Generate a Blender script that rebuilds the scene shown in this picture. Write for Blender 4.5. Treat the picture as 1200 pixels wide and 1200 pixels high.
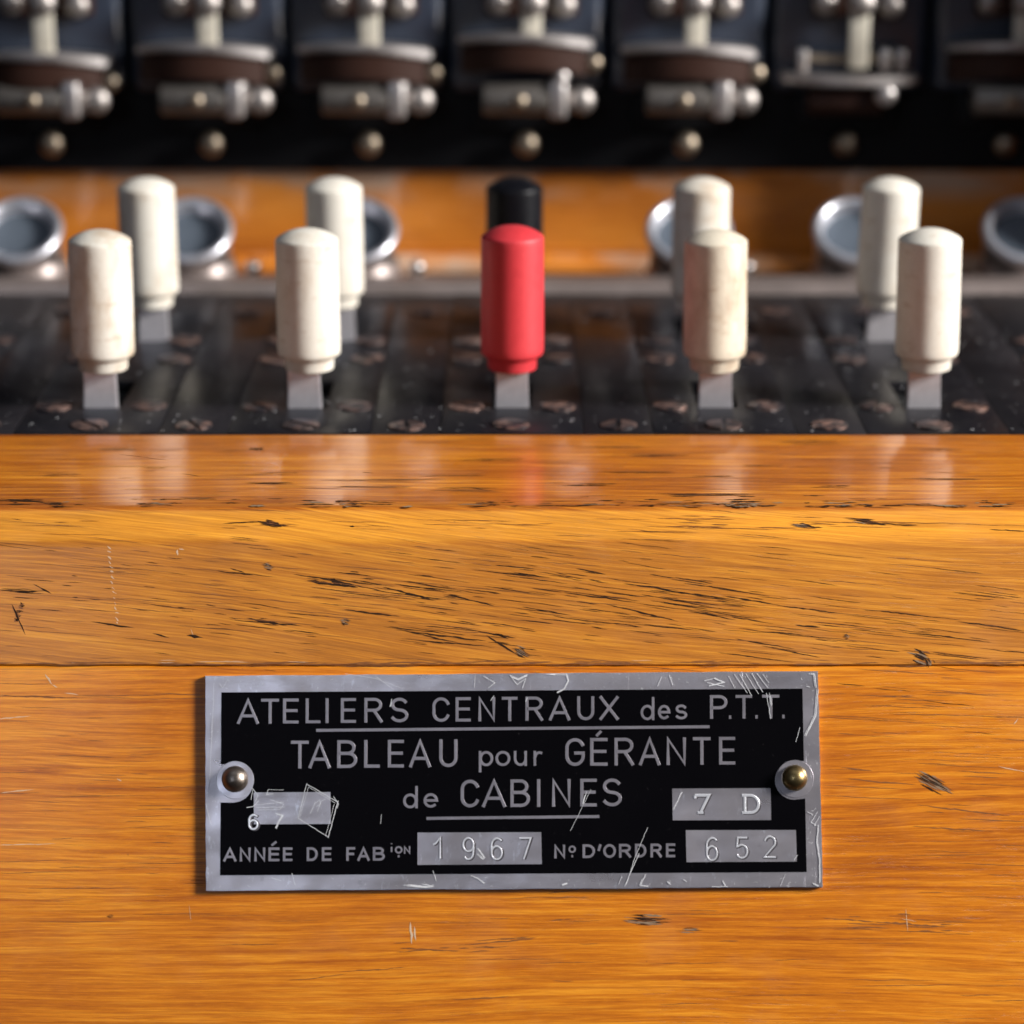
import bpy, bmesh, math, random
from math import sin, cos, pi, radians
from mathutils import Vector, Matrix, noise as mnoise
for o in list(bpy.data.objects): bpy.data.objects.remove(o)
C = bpy.context.scene.collection
MM = 0.001                                   # everything below is measured in millimetres

# ---------------------------------------------------------------- camera, world, lamps, exposure
PITCH = radians(17.7)
cam_d = bpy.data.cameras.new('camera'); cam = bpy.data.objects.new('camera', cam_d); C.objects.link(cam)
cam.location = (0, -272.4*MM, 86.4*MM); cam.rotation_euler = (pi/2 - PITCH, 0, 0)
cam_d.sensor_width = 36; cam_d.lens = 36*2900/1200
cam_d.clip_start = 0.01; cam_d.clip_end = 50
cam_d.dof.use_dof = True; cam_d.dof.focus_distance = 0.287; cam_d.dof.aperture_fstop = 16.5
cam_d.dof.aperture_blades = 0
sc = bpy.context.scene; sc.camera = cam
w = bpy.data.worlds.new('World'); sc.world = w; w.use_nodes = True
nt = w.node_tree; bg = nt.nodes['Background']
tc = nt.nodes.new('ShaderNodeTexCoord'); sep = nt.nodes.new('ShaderNodeSeparateXYZ'); nt.links.new(tc.outputs['Generated'], sep.inputs[0])
rp = nt.nodes.new('ShaderNodeValToRGB'); nt.links.new(sep.outputs['Z'], rp.inputs[0])
rp.color_ramp.elements[0].position = 0.0; rp.color_ramp.elements[0].color = (0.11, 0.10, 0.105, 1)
rp.color_ramp.elements[1].position = 0.9; rp.color_ramp.elements[1].color = (0.34, 0.37, 0.47, 1)
nt.links.new(rp.outputs[0], bg.inputs[0]); bg.inputs[1].default_value = 0.20
def area(name, loc, target, sx, sy, power, col):
    d = bpy.data.lights.new(name, 'AREA'); d.shape = 'RECTANGLE'; d.size = sx; d.size_y = sy; d.energy = power; d.color = col
    o = bpy.data.objects.new(name, d); C.objects.link(o); o.location = loc
    o.rotation_euler = (Vector(target) - Vector(loc)).to_track_quat('-Z', 'Y').to_euler(); return o
area('window_light', (1.02, -0.27, 0.50), (0, 0.03, 0), 0.22, 0.36, 39, (1.0, 0.975, 0.95))
area('far_window_light', (-0.40, -1.30, 0.50), (0, 0, 0), 0.26, 0.30, 1.7, (0.72, 0.82, 1.0))
area('ceiling_light', (-0.1, -0.35, 1.5), (0, 0.05, 0), 0.9, 0.6, 1.1, (0.86, 0.92, 1.0))
sc.view_settings.view_transform = 'Standard'; sc.view_settings.look = 'None'
sc.view_settings.exposure = 0.0; sc.view_settings.gamma = 1.0; sc.view_settings.use_curve_mapping = False

# ---------------------------------------------------------------- node helper
class N:
    def __init__(s, name):
        s.m = bpy.data.materials.new(name); s.m.use_nodes = True; s.t = s.m.node_tree
        s.b = s.t.nodes['Principled BSDF']
    def new(s, typ, **kw):
        n = s.t.nodes.new(typ)
        for k, v in kw.items(): setattr(n, k, v)
        return n
    def put(s, sock, v):
        if hasattr(v, 'is_linked') or isinstance(v, bpy.types.NodeSocket): s.t.links.new(v, sock)
        elif isinstance(v, (tuple, list)) and len(v) == 3 and sock.type == 'RGBA': sock.default_value = (*v, 1)
        else: sock.default_value = v
    def vec(s, scale, uv=False, rot=(0, 0, 0), obj=None):
        t = s.new('ShaderNodeTexCoord'); m = s.new('ShaderNodeMapping')
        s.t.links.new(t.outputs['UV' if uv else 'Object'], m.inputs[0])
        m.inputs['Scale'].default_value = [q*1000 for q in scale]; m.inputs['Rotation'].default_value = rot
        return m.outputs[0]
    def mapv(s, v, scale, loc=(0, 0, 0), rot=(0, 0, 0)):
        m = s.new('ShaderNodeMapping'); s.put(m.inputs[0], v); m.inputs['Scale'].default_value = scale
        m.inputs['Location'].default_value = loc; m.inputs['Rotation'].default_value = rot; return m.outputs[0]
    def noise(s, v, scale=1, detail=3, rough=.5, dist=0):
        n = s.new('ShaderNodeTexNoise'); s.put(n.inputs['Vector'], v); n.inputs['Scale'].default_value = scale
        n.inputs['Detail'].default_value = detail; n.inputs['Roughness'].default_value = rough; n.inputs['Distortion'].default_value = dist
        return n.outputs[0]
    def math(s, op, a, b=0.0, clamp=False):
        n = s.new('ShaderNodeMath', operation=op); n.use_clamp = clamp; s.put(n.inputs[0], a); s.put(n.inputs[1], b); return n.outputs[0]
    def step(s, v, lo, hi):
        n = s.new('ShaderNodeMapRange'); n.clamp = True; s.put(n.inputs[0], v); n.inputs[1].default_value = lo; n.inputs[2].default_value = hi; return n.outputs[0]
    def ramp(s, v, stops):
        n = s.new('ShaderNodeValToRGB'); s.put(n.inputs[0], v); e = n.color_ramp.elements
        while len(e) < len(stops): e.new(.5)
        for q, (p, c) in zip(e, stops): q.position = p; q.color = (*c, 1)
        return n.outputs[0]
    def mix(s, f, a, b, mode='MIX'):
        n = s.new('ShaderNodeMix', data_type='RGBA', blend_type=mode); s.put(n.inputs[0], f); s.put(n.inputs[6], a); s.put(n.inputs[7], b); return n.outputs[2]
    def vadd(s, a, b):
        n = s.new('ShaderNodeVectorMath', operation='ADD'); s.put(n.inputs[0], a); s.put(n.inputs[1], b); return n.outputs[0]
    def comb(s, x=0.0, y=0.0, z=0.0):
        n = s.new('ShaderNodeCombineXYZ'); s.put(n.inputs[0], x); s.put(n.inputs[1], y); s.put(n.inputs[2], z); return n.outputs[0]
    def bump(s, h, dist, strength=1.0, prev=None):
        n = s.new('ShaderNodeBump'); s.put(n.inputs['Height'], h); n.inputs['Distance'].default_value = dist*MM; n.inputs['Strength'].default_value = strength
        if prev is not None: s.put(n.inputs['Normal'], prev)
        return n.outputs[0]
    def done(s, **kw):
        for k, v in kw.items(): s.put(s.b.inputs[k.replace('_', ' ')], v)
        return s.m

def wood(name, dark, mid, light, seed=0., ring=.75, rough=.42, coat=.5, contrast=1., pore_amt=.8, pale_top=None, warp_amp=1.2, edge=None, grow=.012, haze_amt=.12, line_amt=.55, growth=0.):
    n = N(name); v = n.vec((1, 1, 1), uv=True); v = n.mapv(v, (1, 1, 1), (seed*37.1, seed*11.3, 0))
    wv = n.noise(n.mapv(v, (.014, .035, 1)), 1, 2, .45); wv2 = n.noise(n.mapv(v, (.11, .35, 1)), 1, 2, .5)
    off = n.math('ADD', n.math('MULTIPLY', wv, warp_amp*5), n.math('MULTIPLY', wv2, warp_amp*.28))
    vv = n.vadd(v, n.comb(0.0, off, 0.0))
    rings = n.noise(n.mapv(vv, (grow, ring, 1)), 1, 3, .62)
    fine = n.noise(n.mapv(vv, (.10, 3.8, 1)), 1, 4, .65)
    fibre = n.noise(n.mapv(vv, (.22, 11, 1)), 1, 3, .6)
    blotch = n.noise(n.mapv(v, (.03, .07, 1), (5, 3, 0)), 1, 4, .55)
    f = n.math('ADD', n.math('MULTIPLY', n.math('SUBTRACT', rings, .5), 1.0*contrast), n.math('MULTIPLY', n.math('SUBTRACT', fine, .5), .85*contrast))
    f = n.math('ADD', f, n.math('MULTIPLY', n.math('SUBTRACT', blotch, .5), .9))
    f = n.math('ADD', n.math('ADD', f, n.math('MULTIPLY', n.math('SUBTRACT', fibre, .5), .65)), .5)
    col = n.ramp(f, [(.12, dark), (.48, mid), (.85, light)])
    ln = n.noise(n.mapv(vv, (.045, 1.9, 1), (4, 4, 2)), 1, 3, .55)
    lines = n.step(n.math('ABSOLUTE', n.math('SUBTRACT', ln, .5)), .045, .006)
    lines = n.math('MULTIPLY', lines, n.step(n.noise(n.mapv(v, (.06, .3, 1), (8, 2, 2)), 1, 3, .5), .36, .6))
    col = n.mix(n.math('MULTIPLY', lines, line_amt), col, tuple(a*b for a, b in zip(dark, (.85, .7, .6))))
    if growth:                                 # crisp growth lines, about one a millimetre, wandering and fading
        sy = n.new('ShaderNodeSeparateXYZ'); n.put(sy.inputs[0], vv)
        jit = n.noise(n.mapv(vv, (.012, .35, 1), (2, 9, 0)), 1, 3, .6); ripple = n.noise(n.mapv(v, (.22, .6, 1), (1, 1, 5)), 1, 3, .6)
        ph = n.math('ADD', n.math('MULTIPLY', sy.outputs[1], 5.4), n.math('ADD', n.math('MULTIPLY', jit, 14.), n.math('MULTIPLY', ripple, 2.2)))
        g = n.step(n.math('SINE', ph), .35, .98)
        ga = n.step(n.noise(n.mapv(vv, (.05, .5, 1), (6, 0, 1)), 1, 4, .6), .36, .62)
        col = n.mix(n.math('MULTIPLY', n.math('MULTIPLY', g, ga), growth), col, (.33, .070, .0015))
    micro = n.noise(n.mapv(vv, (.5, 9, 1), (1, 6, 6)), 1, 3, .7)
    col = n.mix(n.math('MULTIPLY', n.step(micro, .55, .75), .38), col, tuple(a*.55 for a in mid))
    col = n.mix(n.math('MULTIPLY', n.step(micro, .45, .27), .30), col, tuple(min(1, a*1.25) for a in light))
    # reddish stained streaks and short dark pores
    red = n.step(n.noise(n.mapv(vv, (.025, 1.1, 1), (9, 1, 4)), 1, 3, .6), .57, .75)
    col = n.mix(n.math('MULTIPLY', red, .45), col, tuple(a*b for a, b in zip(mid, (.72, .52, .4))))
    pm = n.step(n.noise(n.mapv(v, (.035, .10, 1), (2, 8, 1)), 1, 3, .5), .46, .66)
    pores = n.step(n.noise(n.mapv(vv, (.14, 6.5, 1), (7, 7, 0)), 1, 4, .65), .60, .68)
    pores = n.math('MULTIPLY', pores, pm)
    col = n.mix(n.math('MULTIPLY', pores, pore_amt), col, tuple(a*.22 for a in dark))
    # hazy rubbed varnish
    haze = n.step(n.noise(n.mapv(v, (.09, .12, 1), (1, 2, 3)), 1, 5, .6), .52, .8)
    col = n.mix(n.math('MULTIPLY', haze, haze_amt), col, (.62, .36, .20))
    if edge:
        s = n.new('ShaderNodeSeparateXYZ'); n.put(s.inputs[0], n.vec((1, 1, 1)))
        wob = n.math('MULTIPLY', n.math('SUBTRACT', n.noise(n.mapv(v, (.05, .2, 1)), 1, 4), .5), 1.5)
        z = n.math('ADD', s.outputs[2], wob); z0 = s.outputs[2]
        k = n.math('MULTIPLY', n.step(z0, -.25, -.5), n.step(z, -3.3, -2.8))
        col = n.mix(n.math('MULTIPLY', k, .46), col, n.mix(fine, (.50, .19, .012), (.98, .50, .055)))  # chamfer mixed brighter yellow: the light its upturned face catches, put into colour
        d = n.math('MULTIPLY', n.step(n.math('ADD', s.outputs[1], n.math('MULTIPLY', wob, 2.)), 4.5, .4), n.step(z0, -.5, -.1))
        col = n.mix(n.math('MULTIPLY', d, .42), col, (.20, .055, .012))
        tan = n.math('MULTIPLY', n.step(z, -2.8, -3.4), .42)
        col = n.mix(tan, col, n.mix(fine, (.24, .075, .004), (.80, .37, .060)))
    if pale_top:
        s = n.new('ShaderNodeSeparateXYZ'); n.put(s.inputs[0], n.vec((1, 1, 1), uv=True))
        edge = n.step(s.outputs[1], pale_top[0], pale_top[1])
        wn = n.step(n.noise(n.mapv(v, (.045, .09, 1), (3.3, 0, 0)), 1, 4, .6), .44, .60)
        col = n.mix(n.math('MULTIPLY', n.math('MULTIPLY', edge, wn), .75), col, (.46, .37, .29))  # paler patches mixed in towards the board's upper edge
    speck = n.step(n.noise(n.mapv(v, (1.3, 1.9, 1)), 1, 2, .5), .76, .80)
    col = n.mix(n.math('MULTIPLY', speck, .5), col, (.12, .05, .02))
    cw = coat
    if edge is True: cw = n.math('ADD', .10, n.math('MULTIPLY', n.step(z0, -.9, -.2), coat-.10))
    h = n.math('SUBTRACT', n.math('MULTIPLY', fine, .6), n.math('MULTIPLY', pores, 1.0))
    b = n.bump(n.math('ADD', h, n.math('MULTIPLY', micro, .5)), .05, .7)
    soft = n.noise(n.mapv(v, (.10, .28, 1)), 1, 3, .5)
    cb = n.bump(n.math('ADD', soft, n.math('MULTIPLY', fine, .06)), .022, .5)
    r = n.math('ADD', rough, n.math('MULTIPLY', haze, .15))
    cr = n.math('ADD', .05, n.math('MULTIPLY', n.noise(n.mapv(v, (.2, .3, 1)), 1, 5, .65), .14))
    return n.done(Base_Color=col, Roughness=r, Normal=b, Coat_Weight=cw, Coat_Roughness=cr, Specular_IOR_Level=.35, Coat_Normal=cb)

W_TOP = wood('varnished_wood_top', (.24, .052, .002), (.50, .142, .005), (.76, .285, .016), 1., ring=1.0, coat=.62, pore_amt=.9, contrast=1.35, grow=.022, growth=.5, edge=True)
W_FRONT = wood('varnished_wood_front', (.30, .066, .002), (.58, .170, .004), (.80, .31, .018), 2., ring=1.25, coat=.12, contrast=.9, pore_amt=.75, warp_amp=1.0, grow=.04, haze_amt=.10, growth=.62, line_amt=.35)
W_BACK = wood('varnished_wood_back', (.32, .09, .008), (.56, .175, .014), (.68, .25, .028), 3., ring=.3, coat=.4, rough=.5, contrast=.7, pale_top=(11.5, 15.5))
def plain(name, col, rough, metal=0., coat=0., var=.25, bump=.0, sc_=.6, coat_rough=.15, spec=.5):
    n = N(name); v = n.vec((1, 1, 1))
    a = n.noise(v, sc_, 4, .6); bq = n.noise(v, sc_*7, 3, .6)
    c = n.mix(n.math('ADD', n.math('MULTIPLY', a, .7), n.math('MULTIPLY', bq, .3)), tuple(q*(1-var) for q in col), tuple(min(1, q*(1+var)) for q in col))
    r = n.math('ADD', rough-.08, n.math('MULTIPLY', a, .16))
    kw = dict(Base_Color=c, Roughness=r, Metallic=metal, Coat_Weight=coat, Coat_Roughness=coat_rough, Specular_IOR_Level=spec)
    if bump: kw['Normal'] = n.bump(n.math('ADD', a, bq), bump, .6)
    return n.done(**kw)
NICKEL = plain('worn_nickel', (.50, .465, .45), .43, 1., var=.15, bump=.02)
STEEL = plain('brushed_steel', (.66, .63, .65), .36, .65, var=.25, bump=.02)
IVORY_METAL = plain('cream_lacquered_stem', (.55, .51, .42), .45, .3)
BROWN = plain('dark_brown_lacquer', (.030, .013, .009), .5, .0, spec=.15)
BRASS = plain('tarnished_brass', (.27, .20, .09), .36, 1., var=.3, bump=.03)
BLUED = plain('blue_black_enamel', (.022, .030, .048), .40, 0., coat=.6, coat_rough=.2, sc_=.15)
SOOT = plain('black_board', (.006, .006, .007), .55, sc_=.2, spec=.12)
HOLE = plain('dark_recess', (.004, .004, .004), .8)
GLASS = plain('dark_blue_lens', (.075, .092, .115), .42, .1, coat=.2, coat_rough=.12, sc_=.25)
RED = plain('red_moulded_plastic', (.52, .028, .036), .52, coat=.0, var=.2, bump=.02, sc_=.8, coat_rough=.22)
BLACK_PL = plain('black_moulded_plastic', (.0025, .0025, .004), .42, spec=.2)
RAIL = plain('grey_pink_rail_metal', (.22, .18, .165), .42, .45, var=.5, sc_=.12)

def cream():
    n = N('aged_cream_plastic'); oi = n.new('ShaderNodeObjectInfo')
    v = n.vadd(n.vec((1, 1, 1)), n.comb(n.math('MULTIPLY', oi.outputs['Random'], 50.), n.math('MULTIPLY', oi.outputs['Random'], 31.), 0.0))
    st = n.step(n.noise(n.mapv(v, (.22, .22, .10)), 1, 5, .65), .46, .72)
    fine = n.noise(v, 3.2, 4, .7)
    sep = n.new('ShaderNodeSeparateXYZ'); n.put(sep.inputs[0], n.vec((1, 1, 1)))
    rim = n.step(n.noise(n.mapv(v, (.3, .3, .9), (4, 4, 0)), 1, 4, .6), .58, .68)
    amt = n.math('MULTIPLY', st, n.math('ADD', .38, n.math('MULTIPLY', n.math('POWER', oi.outputs['Random'], 2.), .5)))
    c = n.mix(amt, (.64, .605, .53), (.38, .26, .15))
    c = n.mix(n.math('MULTIPLY', rim, .32), c, (.33, .20, .10))
    c = n.mix(n.math('MULTIPLY', n.step(fine, .56, .70), .42), c, (.40, .31, .22))
    h = n.math('ADD', fine, n.math('MULTIPLY', n.noise(n.mapv(v, (.5, .5, 4)), 1, 3), .6))
    return n.done(Base_Color=c, Roughness=.55, Normal=n.bump(h, .035, .6), Subsurface_Weight=.0, Subsurface_Scale=.002, Specular_IOR_Level=.35)
CREAM = cream()
def cream_stained():
    m = CREAM.copy(); m.name = 'brown_stained_cream_plastic'
    for nd in m.node_tree.nodes:
        if nd.type == 'MIX' and tuple(round(q, 2) for q in nd.inputs[6].default_value)[:3] == (.70, .66, .56) or (nd.type == 'MIX' and abs(nd.inputs[6].default_value[1]-.605) < .01):
            nd.inputs[6].default_value = (.64, .57, .45, 1); nd.inputs[7].default_value = (.22, .115, .05, 1)
    return m
CREAM2 = cream_stained()

def deck_mat(name, tint):
    n = N(name); v = n.vec((1, 1, 1)); g = n.new('ShaderNodeNewGeometry')
    gp = n.mapv(g.outputs['Position'], (1000, 1000, 1000))
    sm = n.noise(n.mapv(gp, (.05, .045, .1)), 1, 5, .62); d = n.noise(gp, 1.1, 5, .75)
    c = n.mix(n.step(sm, .48, .78), tint, tuple(q*1.7+.004 for q in tint))
    c = n.mix(n.math('MULTIPLY', n.step(d, .62, .72), .5), c, (.10, .088, .085))
    scr = n.step(n.noise(n.mapv(gp, (.12, 5, 1), rot=(0, 0, .5)), 1, 3, .6), .70, .74)
    c = n.mix(n.math('MULTIPLY', scr, .25), c, (.16, .14, .14))
    r = n.math('ADD', .27, n.math('MULTIPLY', n.step(sm, .35, .75), .25))
    return n.done(Base_Color=c, Roughness=r, Specular_IOR_Level=.20, Normal=n.bump(n.noise(gp, .35, 5, .7), .05, .6), Coat_Weight=.03, Coat_Roughness=.14)
DECK = deck_mat('black_bakelite', (.007, .0066, .0085)); DECK2 = deck_mat('dusty_black_bakelite', (.009, .008, .0095))

def screw_mat():
    n = N('worn_copper_screw'); oi = n.new('ShaderNodeObjectInfo'); v = n.vadd(n.vec((1, 1, 1)), n.comb(n.math('MULTIPLY', oi.outputs['Random'], 90.), 0.0, 0.0))
    k = n.step(n.noise(v, .42, 5, .75), .46, .60)
    k = n.math('MULTIPLY', k, n.math('ADD', .25, n.math('MULTIPLY', n.math('POWER', oi.outputs['Random'], 1.5), .75)))
    c = n.mix(k, (.016, .013, .015), (.36, .215, .17))
    return n.done(Base_Color=c, Roughness=.38, Metallic=n.math('MULTIPLY', k, .8), Normal=n.bump(n.noise(v, 2, 4, .7), .03, .6))
SCREW = screw_mat()

def plate_mat():
    n = N('scuffed_aluminium'); v = n.vec((1, 1, 1))
    a = n.noise(n.mapv(v, (.05, .12, 1)), 1, 5, .6); d = n.noise(v, 1.3, 5, .7)
    c = n.mix(a, (.42, .385, .41), (.62, .58, .61))
    c = n.mix(n.math('MULTIPLY', n.step(d, .60, .72), .3), c, (.66, .65, .68))
    spots = n.step(n.noise(v, .5, 6, .75), .62, .70)
    c = n.mix(n.math('MULTIPLY', spots, .25), c, (.20, .19, .20))
    sm = n.step(n.noise(n.mapv(v, (.9, .35, 1), (3, 3, 0), (0, 0, -.5)), 1, 6, .72), .60, .70); c = n.mix(n.math('MULTIPLY', sm, .75), c, (.78, .78, .84))
    hs = n.step(n.noise(n.mapv(v, (5, .15, 1), rot=(0, 0, .35)), 1, 3, .6), .68, .72)
    r = n.math('ADD', .16, n.math('MULTIPLY', n.noise(n.mapv(v, (.12, .2, 1), (6, 1, 1)), 1, 5, .65), .34))
    r = n.math('ADD', r, n.math('MULTIPLY', hs, .1))
    return n.done(Base_Color=c, Metallic=.82, Roughness=r, Normal=n.bump(n.math('ADD', d, n.math('MULTIPLY', hs, .7)), .012, .6, n.bump(n.noise(n.mapv(v, (.10, .16, 1)), 1, 2, .5), .5, .8)))
ALU = plate_mat()
LETTER = plain('etched_letter_metal', (.32, .295, .32), .42, .75, var=.38, sc_=.3)
BRIGHT = plain('bright_scratch_metal', (.80, .80, .83), .35, .6, var=.1)
def enamel():
    n = N('black_plate_enamel'); v = n.vec((1, 1, 1)); d = n.noise(v, 1.6, 5, .75); a = n.noise(v, .12, 4, .6)
    c = n.mix(n.math('MULTIPLY', n.step(d, .64, .74), n.math('MULTIPLY', n.step(a, .42, .6), .7)), (.0015, .0013, .002), (.045, .04, .045))
    return n.done(Base_Color=c, Roughness=n.math('ADD', .34, n.math('MULTIPLY', a, .2)), Specular_IOR_Level=.04)
ENAMEL = enamel()
def dark_crack():
    n = N('dirt_filled_crack'); v = n.vec((1, 1, 1))
    c = n.mix(n.noise(v, .9, 4, .7), (.010, .006, .005), (.055, .024, .010))
    return n.done(Base_Color=c, Roughness=.8, Specular_IOR_Level=.1)
CRACK = dark_crack()
CHIP = plain('raw_grey_wood_chip', (.24, .155, .09), .6, var=.4)
PALE = plain('pale_scratch', (.60, .42, .27), .5, var=.2)
BROWNCRACK = plain('brown_grain_line', (.20, .066, .013), .5, var=.4)

# ---------------------------------------------------------------- mesh helpers (mm in, metres out)
def link(name, bm, mat, parent=None, loc=(0, 0, 0), rot=(0, 0, 0), smooth=None):
    me = bpy.data.meshes.new(name); bm.to_mesh(me); bm.free(); me.materials.append(mat)
    if smooth:
        for p in me.polygons: p.use_smooth = True
        me.set_sharp_from_angle(angle=radians(smooth))
    o = bpy.data.objects.new(name, me); C.objects.link(o); o.parent = parent
    o.location = Vector(loc)*MM; o.rotation_euler = rot
    return o
def empty(name, loc=(0, 0, 0), rot=(0, 0, 0), label=None, cat=None, group=None):
    o = bpy.data.objects.new(name, None); C.objects.link(o); o.location = Vector(loc)*MM; o.rotation_euler = rot; o.empty_display_size = .01
    if label: o['label'] = label; o['category'] = cat
    if group: o['group'] = group
    return o
def box_bm(x0, x1, y0, y1, z0, z1, bev=0., seg=2, bm=None):
    own = bmesh.new()
    r = bmesh.ops.create_cube(own, size=1)
    for v in own.verts: v.co = Vector(((x0+x1)/2+v.co.x*(x1-x0), (y0+y1)/2+v.co.y*(y1-y0), (z0+z1)/2+v.co.z*(z1-z0)))*MM
    if bev: bmesh.ops.bevel(own, geom=own.edges[:], offset=bev*MM, segments=seg, affect='EDGES', profile=.5)
    if bm is None: return own
    me = bpy.data.meshes.new('t'); own.to_mesh(me); own.free(); bm.from_mesh(me); bpy.data.meshes.remove(me); return bm
def lathe_bm(prof, seg=48, bm=None, axis='z', off=(0, 0, 0), wob=0., seed=0):
    bm = bm or bmesh.new(); rings = []
    def T(x, y, z):
        if axis == 'x': x, y, z = z, x, y
        if axis == '-y': x, y, z = x, -z, y
        return Vector((x+off[0], y+off[1], z+off[2]))*MM
    for (r, z) in prof:
        if r <= 1e-6: rings.append([bm.verts.new(T(0, 0, z))])
        else:
            rings.append([bm.verts.new(T((r*(1+wob*mnoise.noise(Vector((cos(2*pi*k/seg)*1.3+seed, sin(2*pi*k/seg)*1.3, z*.3)))))*cos(2*pi*k/seg), r*sin(2*pi*k/seg), z)) for k in range(seg)])
    for a, b in zip(rings, rings[1:]):
        if len(a) == 1 and len(b) == 1: continue
        for k in range(seg):
            k2 = (k+1) % seg
            q = [a[0], b[k], b[k2]] if len(a) == 1 else ([a[k], a[k2], b[0]] if len(b) == 1 else [a[k], a[k2], b[k2], b[k]])
            try: bm.faces.new(q)
            except ValueError: pass
    bmesh.ops.recalc_face_normals(bm, faces=bm.faces[:])
    return bm
def extrude_profile(prof, xs, slope=None, s0=0., thick_pts=None):
    """prof: outer outline [(y,z)], extruded along x with an unrolled UV (mm)"""
    bm = bmesh.new(); uvl = bm.loops.layers.uv.new('UVMap')
    S = [s0]
    for a, b in zip(prof, prof[1:]): S.append(S[-1]+math.dist(a, b))
    grid = [[bm.verts.new(Vector((x, y, z))*MM) for (y, z) in prof] for x in xs]
    for i in range(len(xs)-1):
        for j in range(len(prof)-1):
            f = bm.faces.new([grid[i][j], grid[i][j+1], grid[i+1][j+1], grid[i+1][j]])
            for l, (a, b) in zip(f.loops, ((i, j), (i, j+1), (i+1, j+1), (i+1, j))):
                l[uvl].uv = (xs[a]*MM, (S[b] + (slope(xs[a], prof[b]) if slope else 0))*MM)
    for g in (grid[0], grid[-1]):
        try: bm.faces.new(g)
        except ValueError: pass
    bmesh.ops.recalc_face_normals(bm, faces=bm.faces[:])
    return bm
def arc(cy, cz, r, a0, a1, n): return [(cy+r*cos(radians(a0+(a1-a0)*k/n)), cz+r*sin(radians(a0+(a1-a0)*k/n))) for k in range(n+1)]
rng = random.Random(7)

# ---------------------------------------------------------------- the cabinet: boards
cab = empty('switchboard_cabinet', (0, 0, 0), label='orange varnished wooden switchboard cabinet carrying the nameplate and the lever deck', cat='switchboard')
A = radians(21)                               # lean of the front face from vertical
FY, FZ = -3.2, -3.2                           # where the front face starts
def face(t, out=0.): return (FY - sin(A)*t - cos(A)*out, FZ - cos(A)*t + sin(A)*out)
T1 = 14.05                                    # lower edge of the top plank on the face
prof = [(30.6, -9), (30.6, -.02), (30.2, 0), (22, 0), (14, 0), (7, 0), (3, 0), (.9, -.03), (.45, -.12), (.1, -.35), (-.35, -.75), (-1.7, -1.85), (-2.5, -2.45), (-2.95, -2.85), (-3.2, -3.25)]
prof += [face(t) for t in (.6, 3, 6, 9, 12, 13.6, 13.9)] + [face(T1, -.18), face(T1, -9)] + [(20, -14), (30.6, -9.5)]
xs = [-118 + 236*k/118 for k in range(119)]
def slope_fn(x, p):
    k = 1. if p[0] < .5 and p[1] < -.1 else 0.
    return k*(-x*.105 - .9*sin(x*.045+.6))
tp = link('top_plank', extrude_profile(prof, xs, slope_fn), W_TOP, cab, smooth=35)
prof = [face(T1+.02, -9), face(T1+.02, -.30)] + [face(T1+.22, -.09), face(T1+.6, -.06)] + [face(t, -.06) for t in (17, 20, 26, 32, 38, 44, 50, 56, 62, 70)] + [face(70, -9)]
fb = link('front_board', extrude_profile(prof, xs), W_FRONT, cab, smooth=35)
# rear wooden fascia with a small foot moulding
prof = [(145, -3.2), (145, .15), (144.7, .35), (144.7, .65), (145, .85), (145, 5), (145, 10), (145, 14.4), (150, 14.4), (150, -3.2)]
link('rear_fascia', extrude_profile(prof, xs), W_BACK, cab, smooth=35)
prof = [(142.2, -3.1)] + arc(144.9, -2.9, 2.6, 180, 90, 7) + [(144.9, -3.1)]
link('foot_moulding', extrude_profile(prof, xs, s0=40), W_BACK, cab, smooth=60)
# cheek at the right of the raised part
for sx in (1,):
    pr = [(116, -3), (116, 40), (122, 66), (128, 76), (165, 76), (165, -3), (116, -3)]
    x0 = 96 if sx > 0 else -106
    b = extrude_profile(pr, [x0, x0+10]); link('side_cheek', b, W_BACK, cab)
link('indicator_board', box_bm(-96, 96, 143, 152, 14.3, 76, .2), SOOT, cab)
link('well_floor', box_bm(-95.9, 95.9, 122.2, 144.6, -6, -3.2), SOOT, cab)
link('cabinet_carcass', box_bm(-110, 110, 30, 160, -40, -10.5, .3), W_FRONT, cab)

# rail behind the deck
rb = link('rear_rail', extrude_profile([(113.0, -3), (113.0, .9), (113.3, 1.2), (113.7, 1.3), (119.5, 1.3), (120.6, 1.1), (121.6, .3), (121.9, -3)], [-95.8+191.6*k/8 for k in range(9)]), RAIL, cab, smooth=50)

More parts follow.
